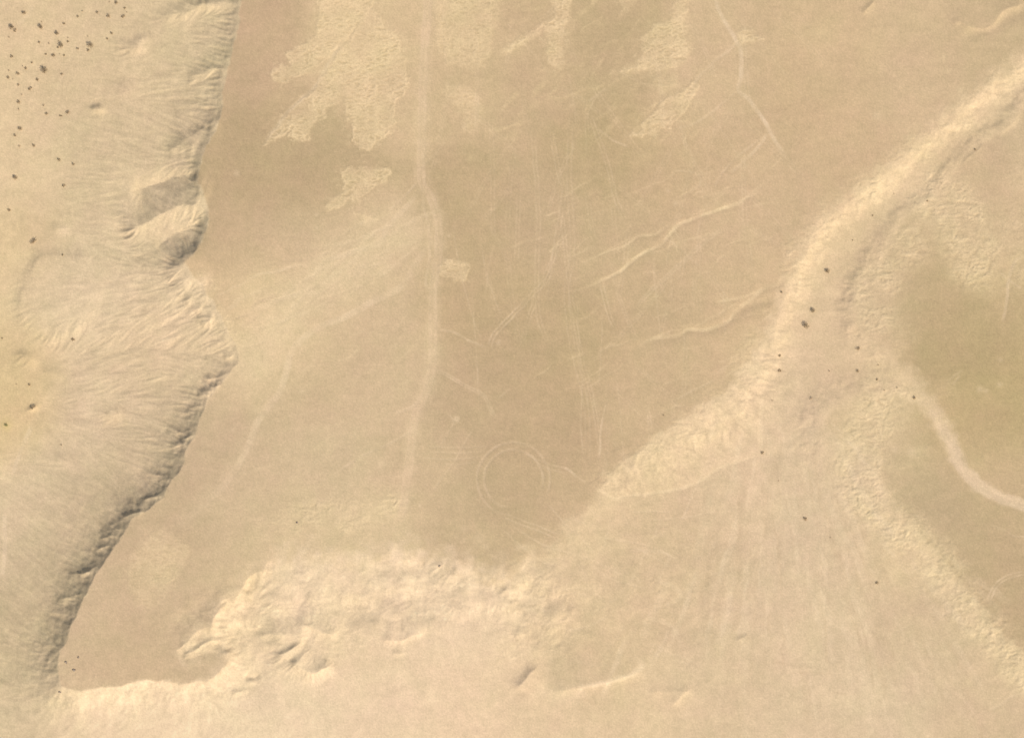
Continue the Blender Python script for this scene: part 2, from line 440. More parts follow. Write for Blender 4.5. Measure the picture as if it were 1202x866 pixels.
southrim = sst(790, 806, GY) * sst(60, 80, GX)
H2 = H - (gs + west_lo) * np.abs(g1) ** 1.1 * .36
H2 = H2 * (1 - .3 * southm) + blur(H2, 2.0) * .3 * southm
gyy, gxx = np.gradient(blur(H2, 1.6), S)
b2 = blur(r8.randn(NY, NX).astype(np.float32), 1.0); b2 /= b2.std()
g2 = lic(b2, gxx, gyy, 9, 1.6); g2 /= g2.std()
H = H2 + (gs * .24 + west_lo * .3) * g2
H += noise(GX, GY, 7.0, 51, 3, .6) * 0.055 + noise(GX, GY, 26, 52, 2) * .10

# ------------------------------------------------------------------ ground colours
pin = field([(290,60,202,175,137),(300,200,195,171,131),(270,280,201,175,136),(330,285,208,183,144),(400,330,219,194,152),(440,300,213,188,147),(350,350,220,195,152),(300,340,216,190,147),(310,385,224,199,153),(380,425,208,183,143),(440,400,210,185,145),(320,430,214,190,148),(290,340,215,188,146),
 (400,420,213,187,147),(250,530,206,181,143),(560,250,197,173,132),(560,350,199,174,133),(600,450,197,172,132),(560,480,200,175,136),(450,450,213,188,148),(400,550,213,189,149),(300,600,211,187,147),
 (200,620,203,178,140),(200,730,205,180,142),(120,740,208,182,144),(160,780,211,185,144),(250,785,209,184,145),(320,200,194,170,130),(380,180,193,170,130),(470,100,214,188,146),(430,60,217,191,148),(550,90,208,183,141),
 (620,90,205,179,139),(690,60,199,175,134),(700,190,196,173,130),(640,250,201,176,137),(720,280,205,180,139),(680,400,198,174,132),(760,330,203,178,137),(850,280,211,184,144),(800,200,207,180,139),
 (850,100,211,185,144),(930,120,208,181,140),(980,60,211,185,143),(1080,40,213,187,146),(1150,60,205,181,140),(900,220,209,182,142),(1000,180,209,182,141),(1080,120,213,186,146),(880,330,212,185,143),
 (760,450,207,181,140),(640,520,198,172,133),(600,570,197,173,133),(540,600,205,181,140),(660,600,208,182,141),(500,550,209,184,144),(440,620,219,195,152),(350,640,217,193,150),(300,660,213,189,147),
 (1120,400,191,169,125),(1090,360,193,170,127),(1180,470,194,172,126),(1160,350,197,174,130),(1040,330,214,189,151),(1030,360,211,186,147),(1075,330,196,173,130),(1100,330,195,172,130),(1120,250,219,194,151),(1145,295,215,190,148),(1180,240,208,183,142),(1150,200,205,178,140),(1190,160,211,187,147),
 (1130,500,200,176,130),(1160,560,205,180,138),(1080,560,200,178,137),(1030,500,214,190,148),(1100,620,198,176,136),(1150,640,196,173,132),(1190,700,196,172,132),(1195,620,203,178,137)], 34)
pout = field([(40,60,225,199,156),(20,200,228,202,158),(20,300,222,196,150),(10,420,219,194,147),(10,480,222,195,146),(100,60,224,199,156),(150,80,220,195,154),(210,60,222,199,156),(190,150,219,195,154),(90,200,218,195,153),
 (60,340,224,201,160),(100,350,230,205,165),(180,240,224,200,158),(140,280,222,198,157),(150,420,224,198,157),(110,470,223,198,159),(240,400,228,202,160),(245,340,230,205,164),(180,540,217,193,153),(60,560,223,199,159),(30,640,220,196,156),(100,600,216,192,151),
 (60,700,213,190,149),(20,760,210,188,147),(40,830,219,196,155),(120,840,237,210,169),(200,830,238,211,170),(280,830,236,211,170),(350,830,233,208,168),(450,820,233,206,167),(550,830,233,205,166),(600,850,230,202,162),(300,740,233,207,165),(280,700,226,200,157),
 (400,700,233,207,166),(450,740,229,203,163),(500,690,232,205,165),(560,740,237,210,171),(480,700,236,210,172),(350,700,237,211,172),(260,740,234,208,166),(430,740,221,196,157),(570,790,231,204,163),(700,790,212,187,146),(660,790,214,189,148),(600,690,232,206,166),(640,760,222,197,156),(700,770,217,192,149),(660,830,230,203,162),(740,820,226,200,158),(640,660,221,196,154),(700,640,219,194,152),
 (680,700,216,190,150),(760,690,214,188,148),(760,610,214,188,148),(800,640,211,186,146),(860,600,219,193,154),(740,555,226,200,156),(800,530,228,201,158),(860,560,221,194,155),(860,480,229,202,160),(900,430,230,203,161),(920,370,228,201,159),
 (960,300,226,199,156),(1050,215,227,200,157),(1150,130,228,201,158),(1120,180,221,194,151),(1000,300,220,194,151),(960,360,221,194,153),(980,400,219,192,153),(930,460,220,193,155),(1000,430,221,194,152),(1060,460,220,195,152),(1000,520,217,193,152),
 (1150,572,222,196,157),(1190,590,222,196,157),(960,540,219,194,155),(930,620,219,194,156),(1000,620,217,192,153),(850,700,216,191,151),(900,720,220,194,156),(980,720,220,196,156),(850,800,219,194,154),(950,830,221,196,157),(1050,820,221,197,158),
 (1060,720,214,189,150),(1100,740,211,188,148),(1120,680,222,197,153),(1170,760,221,197,152),(1150,830,213,188,149),(1060,640,222,197,153),(1110,780,216,191,152)], 34)
softA = field([(150,100,1.2),(250,330,2),(150,600,.9),(70,770,1.5),(160,800,3),(310,675,24),(260,715,18),(420,650,22),(600,660,24),(690,590,12),(740,540,4),(860,450,7),(930,320,10),(1000,240,12),(1150,110,14),
               (1140,180,2),(1060,260,5),(1005,350,8),(1050,420,14),(1120,500,6),(1160,570,2.5),(1090,500,7),(990,490,10),(1030,550,10),(1080,625,7),(1180,745,6)], 40)
mi = sst(-1, 1, (inside + noise(GX, GY, 14, 61, 3) * softA * .9) / softA)[..., None]
col = pout * (1 - mi) + pin * mi

def lay(mask, rgb, sl_=None):
    m = mask[..., None]
    t = np.array(rgb, np.float32)
    if sl_ is None:
        col[:] = col * (1 - m) + t * m
    else:
        col[sl_] = col[sl_] * (1 - m) + t * m

halo = blur(patch, 15)
frag = sst(.16, .34, noise(GX, GY * 1.5, 8.0, 36, 3, .55)) * np.clip(blur(patch, 9) * 2.2, 0, 1) * (1 - patch)
lay(np.clip(halo * .30, 0, .3), (222, 197, 152))
lay(np.clip(frag * .42, 0, 1), (231, 206, 160))
lay(np.clip(patch_f * (.28 + .70 * rip), 0, 1), (231, 205, 159))
lay(np.clip(patch_f * (.5 - rip) * .6, 0, 1), (203, 178, 132))
lay(np.clip(rim_l * .16 * (.6 + 1.2 * np.clip(noise(GX, GY, 20, 35), -.4, 1)), 0, 1), (236, 208, 164))
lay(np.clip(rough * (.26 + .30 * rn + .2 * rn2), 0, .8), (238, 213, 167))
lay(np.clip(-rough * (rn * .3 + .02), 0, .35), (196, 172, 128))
# pale fines in the small runnels
streak = np.clip(g1 * .35 + g2 * .75, -2.4, 2.4) * (west * westf * 1.0 + .35 * sst(0, 6, D) + 1.3 * fanm) * sst(-2, 5, D)
col *= (1 + streak * .012)[..., None]

path_id = np.zeros((NY, NX), np.int16)
PATHS = []                                            # (name, label)
def track(pts, wd, a, rgb=(228, 202, 161), name=None, label=None, twin=0.0, soft=None, dig=0.05, ends=0.12, warp=.25, core=None):
    lines = [pts]
    if twin:
        P = [np.array(p, float) for p in smooth_line(pts, 4)]
        lines = []
        for sg in (-1, 1):
            q = []
            for i, p in enumerate(P):
                t = P[min(i + 1, len(P) - 1)] - P[max(i - 1, 0)]; t /= (np.linalg.norm(t) + 1e-6)
                q.append((p[0] - t[1] * twin * sg, p[1] + t[0] * twin * sg))
            lines.append(q)
    pid = 0
    if name:
        PATHS.append((name, label)); pid = len(PATHS)
    for L in lines:
        b, m, d = stroke(L, wd, soft, warp, ends)
        broken = np.clip(.8 + .9 * noise(GX[b], GY[b], 16, 77 + len(PATHS), 2), .25, 1.25)
        lay(np.clip(m * a * broken, 0, 1), rgb, b)
        H[b] -= m * dig
    if pid:
        b, m, d = stroke(pts, 3 + wd + twin, 1.0, warp, 0)
        hit = d < (wd + twin + .6)
        path_id[b] = np.where(hit & (path_id[b] == 0), pid, path_id[b])

PALE = (229, 203, 163)
# main pale track
road = [(504,-150),(502,0),(498,60),(496,110),(495,160),(494,190),(496,215),(507,235),(514,260),(515,290),(511,320),(508,345),(508,400),(507,430),(500,460),(488,485),(483,520),(478,560),(472,600),(468,622)]
track(road, 7.0, .32, soft=7, dig=.12, ends=.05)
track(road, 2.0, .52, (226,198,158), 'dirt_road', 'pale worn dirt road running top to bottom across the gravel plain', twin=2.6, ends=.04)
track([(496,218),(480,240),(465,255),(453,268),(447,285),(430,291),(400,300),(370,310)], 2.6, .5, PALE, 'path', 'faint pale track leaving the road fork towards the left, upper of two', ends=.2)
track([(500,228),(503,255),(504,285),(490,305),(480,325),(465,340),(435,355),(410,370),(380,381),(357,396),(341,415),(335,440),(325,465),(305,490),(290,525),(270,560),(230,600),(200,622),(175,640)], 3.4, .70, PALE, 'path',
      'long pale track curving from the road fork down to the lower left', ends=.4)
b, m, d = stroke([(335,440),(325,465),(305,490),(290,525),(270,560),(230,600),(200,622)], 9, 9, .8, .1); lay(m * .22, (221,196,156), b)
b, m, d = stroke([(350,402),(320,400),(290,415),(330,380),(300,345)], 22, 26, 1.4, 0); lay(m * .34, (229,205,158), b)
b, m, d = stroke([(478,268),(430,300),(385,325),(345,360),(312,400),(292,428)], 18, 34, 1.4, 0); lay(m * .5, (229,205,162), b)
track([(495,225),(498,245),(503,270),(504,300),(500,330),(504,345)], 1.4, .35, PALE)
track([(490,215),(470,235),(455,248)], 1.2, .3, PALE)
track([(405,43),(385,76),(370,102),(345,124),(325,148),(306,173)], 2.0, .40, (230,206,164), 'path', 'white streak running between the pale patches at upper left', ends=.15)
track([(838,-60),(841,0),(848,20),(856,34),(866,52),(870,70),(870,90),(867,106),(880,118),(896,140),(908,162),(918,178),(926,192)], 1.9, .72, (230,204,165), 'dirt_road', 'pale dirt road winding down from the top right of centre', ends=.12, soft=2)
track([(866,48),(855,60),(838,72),(820,92),(805,112)], 1.5, .32, PALE, 'path', 'short pale branch leaving the winding road at its upper bend')
track([(902,155),(890,172),(870,193),(855,203)], 1.6, .45, PALE)
track([(866,106),(850,120),(835,132),(815,145),(790,152)], 1.3, .3, PALE)
track([(896,160),(870,180),(850,200),(838,222)], 1.2, .3, PALE)
# white runnels
R = (238, 212, 165)
track([(908,205),(888,222),(871,236),(853,243),(833,250),(813,257),(795,265),(775,287),(755,297),(740,307),(725,320),(700,332),(685,341)], 1.7, .62, R, 'gully', 'bright sandy runnel crossing the plain, lower strand of the forked pair', ends=.18, dig=0)
track([(795,266),(785,265),(770,275),(750,277),(735,288),(708,297),(690,304)], 1.3, .45, R, 'gully', 'thin bright runnel forking above its brighter twin', ends=.25, dig=0)
track([(925,332),(898,338),(883,350),(873,357),(863,367),(853,378),(830,387),(808,387),(795,394),(765,398),(743,412)], 1.9, .5, R, 'gully', 'bright runnel joining the dry riverbed from the left', ends=.2, dig=0)
track([(898,337),(880,346),(866,350),(838,355)], 1.5, .35, R)
track([(785,268),(790,285),(798,298)], 1.0, .35, R); track([(790,265),(796,280),(794,292)], .8, .3, R)
track([(853,267),(825,285),(805,305),(785,322),(760,345),(745,366)], 1.1, .30, PALE, 'path', 'faint wheel track slanting below the bright forked runnel', twin=1.6)
# the vertical bundle of wheel tracks
track([(645,140),(655,200),(662,225),(655,270),(648,310),(640,330),(615,355),(600,372),(582,390),(573,402)], .8, .2, PALE, 'path', 'double wheel track curving down and left from the bundle in mid plain', twin=2.2)
track([(672,120),(668,200),(672,290),(665,340),(668,380),(675,420),(685,460),(690,500),(689,548)], .8, .2, PALE, 'path', 'double wheel track running the length of the mid plain to the fan', twin=2.6)
track([(625,150),(632,250),(630,330),(634,380),(650,412)], .8, .2, PALE, 'path', 'faint double wheel track left of the bundle', twin=2.0)
track([(655,210),(668,330),(683,420),(696,470),(704,530),(700,556)], .8, .2, PALE, twin=1.8)
track([(690,130),(712,190),(722,230),(735,260)], .8, .3, PALE, twin=2.0); track([(706,330),(714,365),(722,385)], .8, .33, PALE, twin=2)
track([(712,470),(706,500),(703,540)], .9, .5, PALE); track([(684,440),(682,490),(684,540)], .7, .34, PALE)
track([(690,120),(705,108),(712,104)], 1.2, .35, PALE); track([(700,150),(720,165),(740,172)], 1.2, .35, PALE); track([(692,160),(690,135),(702,112),(718,104)], .8, .25, PALE)
track([(790,200),(812,202),(822,210),(820,222)], 1.0, .32, PALE)
# the ring
th = np.radians(np.arange(-34, 274, 11))
ring = [(602.5 + 38.5 * math.cos(-a - math.pi * .0), 562 + 38.5 * math.sin(-a)) for a in th]
track(ring, 1.3, .36, (226,199,160), 'path', 'large round ring of double wheel tracks on the dark plain', twin=4.2, ends=.10, dig=.1)
track([(628,537),(645,545),(662,549),(676,558),(693,569)], 1.0, .24, PALE); track([(615,530),(640,548),(665,556)], .9, .26, PALE)
track([(590,604),(610,612),(637,622),(655,630)], .9, .34, PALE, twin=2.4)
track([(662,548),(669,553),(677,560)], 1.5, .55, PALE)
track([(895,534),(880,538),(850,547),(825,563),(800,573),(765,579),(735,582),(720,585),(706,577),(693,569)], 1.8, .42, (238,212,168), 'path', 'pale track along the foot of the bright fan', ends=.1)
for yy, xa, xb in ((524,500,575),(530,505,572),(537,495,568),(543,520,562)):
    track([(xa, yy), ((xa + xb) / 2, yy + 1.5), (xb, yy - 1)], .7, .28, PALE)
track([(525,484),(532,494),(528,504),(516,524)], .9, .32, PALE); track([(556,500),(545,520),(530,545),(505,580)], .8, .28, PALE)
track([(513,387),(530,389),(545,397),(556,402),(572,408)], 1.3, .34, PALE, 'path', 'short pale track leaving the main road to the right')
track([(507,432),(525,440),(538,448),(553,456),(568,464),(575,478),(582,492)], .9, .32, PALE, 'path', 'forked pale track right of the main road, lower one', twin=1.4)
track([(620,352),(600,372),(580,392),(574,410)], .8, .3, PALE, twin=2); track([(585,468),(600,455)], 1, .25, PALE)
track([(487,503),(460,519),(440,527),(415,541),(395,555)], 1.3, .38, PALE, 'path', 'thin pale track branching left off the lower main road')
track([(493,470),(478,480),(462,484)], 1.6, .34, PALE)
track([(533,490),(540,493)], 2.6, .4, PALE); 
# tributary bed and eastern tracks
track([(1340,650),(1202,595),(1172,583),(1148,571),(1130,555),(1118,530),(1108,505),(1096,488),(1085,478)], 3.6, .62, (225,199,160), 'dry_stream', 'narrow smooth pale streambed curving to the right edge', soft=3, ends=.05, dig=0, warp=.1)
track([(1204,672),(1190,674),(1181,678),(1172,684),(1166,692),(1161,704)], .9, .5, PALE, 'path', 'curved double wheel track on the dark plain at lower right', twin=1.9)
track([(986,705),(1000,713),(1018,723)], 1.2, .5, (235,210,168)); track([(996,705),(1008,713),(1020,719)], .8, .35, PALE)
track([(1102,790),(1114,805),(1130,820),(1141,832),(1154,852),(1160,880)], 2.2, .35, (226,199,160)); track([(1160,832),(1176,826),(1186,818),(1204,812)], 1.3, .4, PALE)
track([(1204,300),(1191,307),(1184,328),(1181,358),(1176,380)], 1.6, .42, PALE, 'gully', 'pale runnel on the eastern plain near the right edge', dig=0)
track([(1202,340),(1185,330),(1172,318)], 1.0, .3, PALE)
for q in ([(1110,448),(1122,440),(1132,434)],[(1118,452),(1128,440)],[(1040,745),(1065,735),(1080,725)],[(1090,735),(1110,720),(1135,712)],[(1050,770),(1080,800),(1110,830)],[(1120,790),(1150,780),(1175,775)]):
    track(q, 1.2, .28, PALE)
track([(966,560),(970,620),(966,700),(970,780),(966,866)], 1.5, .24, PALE, 'path', 'faint pale track down the middle of the wide riverbed', twin=2.4)
track([(900,620),(885,650),(872,680),(870,700)], 1.4, .22, PALE); track([(893,560),(880,600),(850,640)], 2.4, .2, PALE)
track([(912,560),(925,640),(905,720),(960,860)], 3, .14, (228,202,164))
# wheel marks in the south
for q in ([(650,700),(662,692),(680,690),(700,697),(712,708)],[(646,706),(664,697),(684,697),(698,706)],[(620,720),(650,735),(690,740)],[(660,740),(690,735),(715,722)],[(780,768),(800,770),(820,780),(836,790)],
          [(784,778),(800,776),(822,788)],[(600,616),(640,640),(690,655),(740,680)],[(640,590),(665,615),(700,650)],[(700,630),(760,640),(800,660)],[(690,660),(720,680),(760,690)],[(740,640),(770,655),(790,668)],
          [(590,620),(630,655),(670,668)],[(760,610),(820,605),(860,590)],[(740,600),(790,600)],[(790,470),(840,445)]):
    track(q, 1.0, .30, (232,206,165))
for q in ([(760,725),(790,735),(800,760)],[(770,680),(800,696),(780,712)],[(895,497),(892,515)]):
    track(q, 2.4, .35, (236,210,168))
track([(895,455),(894,480),(893,505),(893,535)], 2.2, .4, (240,213,170), ends=.2)
# sandy streaks slanting through the western wadi
for k in range(16):
    x0 = -20 + k * 9 + rng.uniform(-4, 4); y0 = rng.uniform(-40, 80)
    L = rng.uniform(120, 260); dx_ = -L * .42
    track([(x0 + 110, y0 - 60), (x0 + 110 + dx_ * .5 + rng.uniform(-6, 6), y0 - 60 + L * .5), (x0 + 110 + dx_, y0 - 60 + L)], rng.uniform(1, 2.4), .12, (236,208,166) if k % 2 else (214,190,148), dig=.03, ends=.3)
track([(36,3),(33,14),(25,24),(18,28)], 2.0, .35, (236,209,168))
track([(60,560),(30,520),(48,480),(70,440)], 3, .15, PALE); track([(3,600),(4,640),(1,680)], 2.2, .45, (240,214,174)); track([(12,560),(26,520),(36,500)], 2, .3, (236,212,172))
# a scribble of faint old wheel tracks over the gravel
rs = random.Random(17)
for k in range(110):
    x0 = rs.uniform(520, 900); y0 = rs.uniform(-20, 520); an = math.radians(rs.choice([90, 90, 84, 97, 60, 40, 120]) + rs.uniform(-9, 9)); L = rs.uniform(50, 190); cv_ = rs.uniform(-.5, .5)
    if abs(x0 - 603) < 75 and 430 < y0 + L * .5 < 640: continue
    q = []
    for t in range(6):
        q.append((x0, y0)); x0 += L / 5 * math.cos(an); y0 += L / 5 * math.sin(an); an += cv_ / 5
    track(q, .7, rs.uniform(.10, .24), PALE, twin=rs.choice([0, 1.5, 2.0]), ends=.3, dig=.03)
for k in range(60):
    x0 = rs.uniform(300, 500); y0 = rs.uniform(350, 620); an = math.radians(rs.uniform(125, 165)); L = rs.uniform(15, 60)
    track([(x0, y0), (x0 + L * .5 * math.cos(an) + rs.uniform(-3, 3), y0 + L * .5 * math.sin(an)), (x0 + L * math.cos(an), y0 + L * math.sin(an))], rs.uniform(.8, 2.2), rs.uniform(.12, .3), (229,204,160), ends=.3, warp=.8, dig=0)
for k in range(120):
    x0 = rs.uniform(640, 1080); y0 = rs.uniform(590, 866); an = math.radians(rs.choice([160, 20, 5, 90, 70, 110]) + rs.uniform(-15, 15)); L = rs.uniform(15, 70)
    track([(x0, y0), (x0 + L * .5 * math.cos(an) + rs.uniform(-3, 3), y0 + L * .5 * math.sin(an)), (x0 + L * math.cos(an), y0 + L * math.sin(an))], rs.uniform(.6, 2.0), rs.uniform(.08, .2), (234,208,168) if k % 3 else (202,177,138), ends=.3, warp=.8, dig=.02)
# braided wash marks fanning down the wide riverbed
for k in range(150):
    x0 = rs.gauss(930, 45); y0 = rs.uniform(480, 780)
    an = math.radians(90 - (x0 - 915) * .38 - 4 + rs.uniform(-9, 9)); x0 += (y0 - 520) * math.cos(an) * 1.0
    L = rs.uniform(40, 150); w0 = rs.uniform(-.25, .25); q = []
    for t in range(6):
        q.append((x0, y0)); x0 += L / 5 * math.cos(an) + rs.uniform(-1.5, 1.5); y0 += L / 5 * math.sin(an); an += w0 / 5
    track(q, rs.uniform(1.0, 4.0), rs.uniform(.10, .30), (236,211,171) if rs.random() < .68 else (203,178,140), ends=.3, warp=.9, dig=.03)
for k in range(55):
    f = rs.random(); x0 = 505 - 190 * f + rs.gauss(0, 12); y0 = 262 + 105 * f + rs.gauss(0, 26); an = math.radians(150 + rs.uniform(-16, 16)); L = rs.uniform(30, 110); q = []
    for t in range(5):
        q.append((x0, y0)); x0 += L / 4 * math.cos(an) + rs.uniform(-1, 1); y0 += L / 4 * math.sin(an) + rs.uniform(-2.5, 2.5)
    track(q, rs.uniform(.8, 2.4), rs.uniform(.12, .34), (232,207,165) if k % 4 else (208,183,145), ends=.3, warp=.8, dig=.04)
# little side runnels feeding the larger ones, and stony streaks on the upper plain
for k in range(70):
    x0 = rs.uniform(650, 930); y0 = rs.uniform(180, 470); an = math.radians(155 + rs.uniform(-14, 14)); L = rs.uniform(20, 80); q = []
    for t in range(5):
        q.append((x0, y0)); x0 += L / 4 * math.cos(an) + rs.uniform(-1, 1); y0 += L / 4 * math.sin(an) + rs.uniform(-1.5, 1.5)
    track(q, rs.uniform(.6, 1.3), rs.uniform(.14, .34), (234,207,162), ends=.3, warp=.9, dig=.05)
for k in range(80):
    x0 = rs.uniform(590, 830); y0 = rs.uniform(-10, 160); an = math.radians(150 + rs.uniform(-30, 25)); L = rs.uniform(10, 45)
    track([(x0, y0), (x0 + L * .5 * math.cos(an), y0 + L * .5 * math.sin(an) + rs.uniform(-2, 2)), (x0 + L * math.cos(an), y0 + L * math.sin(an))], rs.uniform(.8, 3.0), rs.uniform(.12, .32), (230,204,156), ends=.3, warp=1.2, dig=-.05)
# dark stone scatters and pale spots
b, m, d = stroke([(676,808),(705,802),(735,794),(748,786),(755,779),(748,770)], 1.6, 4, .8, .15); lay(m * .55, (244,218,176), b)  # sunlit bowl crest: extra brightness painted into the ground colour
b, m, d = stroke([(620,812),(655,815),(680,812),(640,828)], 6, 10, 1, .1); lay(m * .3, (240,213,172), b)
for (x, y, r, a, rgb) in ((72,340,22,.12,(206,186,146)),(1174,452,3,.4,PALE),(1150,456,4,.45,PALE),(1157,458,2.5,.4,PALE),(1070,530,6,.4,PALE),(1050,528,4,.35,PALE),(278,203,4,.45,PALE),(535,492,3.5,.4,PALE),
                          (372,252,2.5,.4,PALE),(372,267,2,.35,PALE),(528,276,2.5,.4,PALE),(553,187,4,.3,(222,200,150)),(273,505,3,.4,PALE),(448,545,5,.4,(238,210,168)),(493,592,2.5,.4,PALE),(784,224,2.5,.45,PALE),(793,240,3,.4,PALE),
                          (1029,136,5,.35,PALE),(1108,67,3.5,.45,(232,206,160)),(1113,84,3.5,.35,(232,206,160)),(1128,106,4,.45,(236,210,165)),(585,402,3,.4,PALE),(357,590,3,.3,PALE),(374,590,3,.4,PALE),(355,459,4,.35,PALE),
                          (145,83,5,.4,(242,216,170)),(143,72,5,.3,(240,214,170)),(150,121,6,.2,(240,214,172)),(165,48,5,.35,(245,218,172)),(253,4,8,.4,(245,216,172)),(268,30,7,.3,(242,214,170)),(75,270,7,.4,(244,214,176)),(238,333,9,.35,(242,214,174)),
                          (228,365,6,.3,(240,212,172)),(5,499,7,.35,(208,190,120)),(1175,422,3,.3,PALE),(562,632,6,.3,PALE),(545,620,4,.25,PALE),(430,213,4,.4,(244,218,170)),(874,42,4,.4,(240,212,165))):
    b = box([(x, y)], r * 2.6)
    d = np.hypot(GX[b] + wx[b] * .5 - x, GY[b] + wy[b] * .5 - y)
    lay(np.exp(-(d / r) ** 2) * a, rgb, b)

# grain, mottling, and the drift between olive and rosy sand
n1 = noise(GX, GY, 3.2, 91, 2, .7); n2 = noise(GX, GY, 12, 92, 3); n3 = noise(GX, GY, 55, 93, 2); n4 = noise(GX, GY, 38, 94, 2)
n5 = noise(GX * .35, GY * 1.6, 14, 95, 2)
n6 = noise(GX, GY, 6, 96, 2, .6)
n7 = noise(GX, GY, 1.7, 97, 1)
southt = noise(GX + wx * 2, GY * 1.5 + wy * 2, 24, 196, 3, .6)
n8 = np.abs(noise(GX + wx * 2, GY * 1.2 + wy * 2, 30, 197, 3, .55))
col *= (1 + southm * southt * .075 + (1 - mi[..., 0]) * (n8 - .12) * .055)[..., None]
grain = 1 + n7 * .044 + n1 * .034 + n6 * .022 + n2 * .026 + n3 * .022 + n5 * .014 * mi[..., 0]
col *= grain[..., None]
hue = np.clip(n4 * 1.2 + n2 * .6, -1, 1)
col[..., 0] += hue * 1.6; col[..., 2] += hue * 1.3; col[..., 1] -= hue * .5
mid = np.array([212., 186., 147.])
col[:] = mid + (col - mid) * 1.10 + np.array([2.8, 0.5, 1.4])
lin = np.clip(col / 255.0, 0.02, .98)
lin = np.where(lin <= .04045, lin / 12.92, ((lin + .055) / 1.055) ** 2.4)
alb = (lin / K).astype(np.float32)

def height(px, py):
    return float(samp(H, np.array([px], np.float32), np.array([py], np.float32))[0])

# ------------------------------------------------------------------ one sheet of land, cut into its named grounds
far = np.array([4, 8, 12, 16] + list(range(22, 340, 6)) + [360, 400, 460, 560, 720, 1000, 1600, 3000, 6000, 12000], np.float32)
fx = np.concatenate([gx[0] - far[::-1], gx, gx[-1] + far]); fy = np.concatenate([gy[0] - far[::-1], gy, gy[-1] + far])
n = len(far)
FX, FY = np.meshgrid(fx, fy)
RX = np.where(FX < gx[0], 2 * gx[0] - FX, np.where(FX > gx[-1], 2 * gx[-1] - FX, FX)); RX = np.clip(RX, gx[0], gx[-1])
RY = np.where(FY < gy[0], 2 * gy[0] - FY, np.where(FY > gy[-1], 2 * gy[-1] - FY, FY)); RY = np.clip(RY, gy[0], gy[-1])
def spread(a, generic, blend):
    e = samp(a, RX, RY)
    return e * (1 - blend) + generic * blend
ox = np.maximum(np.maximum(gx[0] - FX, FX - gx[-1]), np.maximum(gy[0] - FY, FY - gy[-1]))
bl = sst(40, 330, ox)
HF = spread(H, -8 + noise(FX, FY, 900, 5, 2) * 18, bl)
AF = np.stack([spread(alb[..., k], float(alb[..., k].mean()) * (1 + .1 * noise(FX, FY, 260, 6)), bl) for k in range(3)] + [np.ones_like(FX)], -1).astype(np.float32)
WX = (FX - 601) * S; WY = (433 - FY) * S
dHy, dHx = np.gradient(HF, WY[:, 0], WX[0])
NRM = np.stack([-dHx, -dHy, np.ones_like(dHx)], -1); NRM /= np.linalg.norm(NRM, axis=-1, keepdims=True)
ny, nx = FX.shape

def face_of(a, fill=0):
    e = np.pad(a, ((n, n), (n, n)), constant_values=fill)
    return e[:-1, :-1]
REG = {}
names = []
def region(name, label): names.append((name, label)); return len(names) - 1
r_ground = region('ground', 'open sandy desert running on beyond the mapped plains')
r_plain = region('plain', 'broad brown gravel plain in the middle, crossed by faint wheel tracks')
r_east = region('plain', 'dark olive gravel plain on the right, above the narrow streambed')
r_se = region('plain', 'dark gravel plain at lower right, below the narrow streambed')
r_hill = region('hillside', 'gullied hillside falling left from the sharp rim of the plain, shaded along the rim')
r_wsand = region('valley_floor', 'smooth orange sand floor at upper left dotted with dark bushes')
r_mesa = region('hill', 'low round flat-topped hill at the left with a bright lower rim')
r_wadi = region('dry_riverbed', 'wide smooth pale riverbed coming down from the upper right corner')
r_bank = region('riverbank', 'bright sunlit bank along the left side of the dry riverbed')
r_south = region('slope', 'bright rugged slope below the middle plain')
r_ssand = region('sand_flat', 'pale smooth sand flat along the bottom edge')
reg = np.full((NY, NX), r_wadi, np.int32)
in0, in1, in2 = sdfs
reg[(GX < 320) & (GY < 830) & (GX < 300)] = r_hill
footx = np.interp(GY, [-150, 0, 120, 250, 420, 520, 560, 2000], [140, 130, 90, 48, 22, 14, -200, -200])
reg[(GX < footx)] = r_wsand
ms = poly_sdf(smooth_line(MESA, 4, True), GX, GY)
reg[ms > 0] = r_mesa
reg[(GX > 640) & (D < 34) & (GY < 590) & (-in0 < 34) & (in0 < 3)] = r_bank
sy = np.interp(GX, [60, 200, 300, 400, 470, 560, 640, 760, 860, 900], [812, 812, 790, 790, 765, 770, 790, 740, 680, 640])
reg[(GX > 66) & (GX < 890) & (GY > 590) & (GY <= sy) & (in0 < 0) & ((GX > 205) | (GY > 800))] = r_south
reg[(GX > 62) & (GX < 830) & (GY > sy)] = r_ssand
reg[in1 > 0] = r_east
reg[in2 > 0] = r_se
reg[in0 > 0] = r_plain
PL = ['large scalloped pale patch at upper left, left-hand lobes by the top edge', 'scalloped pale sand patch with three rounded tongues, left of the main road',
 'pale rough patch right of the main road at the top edge', 'small faint rough patch right of the road, below the larger one', 'isolated bright patch left of the road, above the fork',
 'small square bright patch touching the right side of the road', 'pale tongue hanging from the top edge in mid picture', 'tiny pale patch at the top edge, right of the olive ground',
 'large pale rough patch at upper centre right', 'bright ragged patch just below the large one at upper centre right', 'small thin pale patch between two larger ones', 'small bright patch beside the winding road',
 'rounded pale stippled patch on the plain near the lower left rim', 'thin pale streak under the isolated bright patch', 'small bright broken patch on the left hillside']
pbase = len(names)
for t in PL: region('sand_patch', t)
reg = np.where(patch_id > 0, pbase + patch_id - 1, reg)
tbase = len(names)
for nm, t in PATHS: region(nm, t)
reg = np.where(path_id > 0, tbase + path_id - 1, reg)
RF = face_of(reg, r_ground)

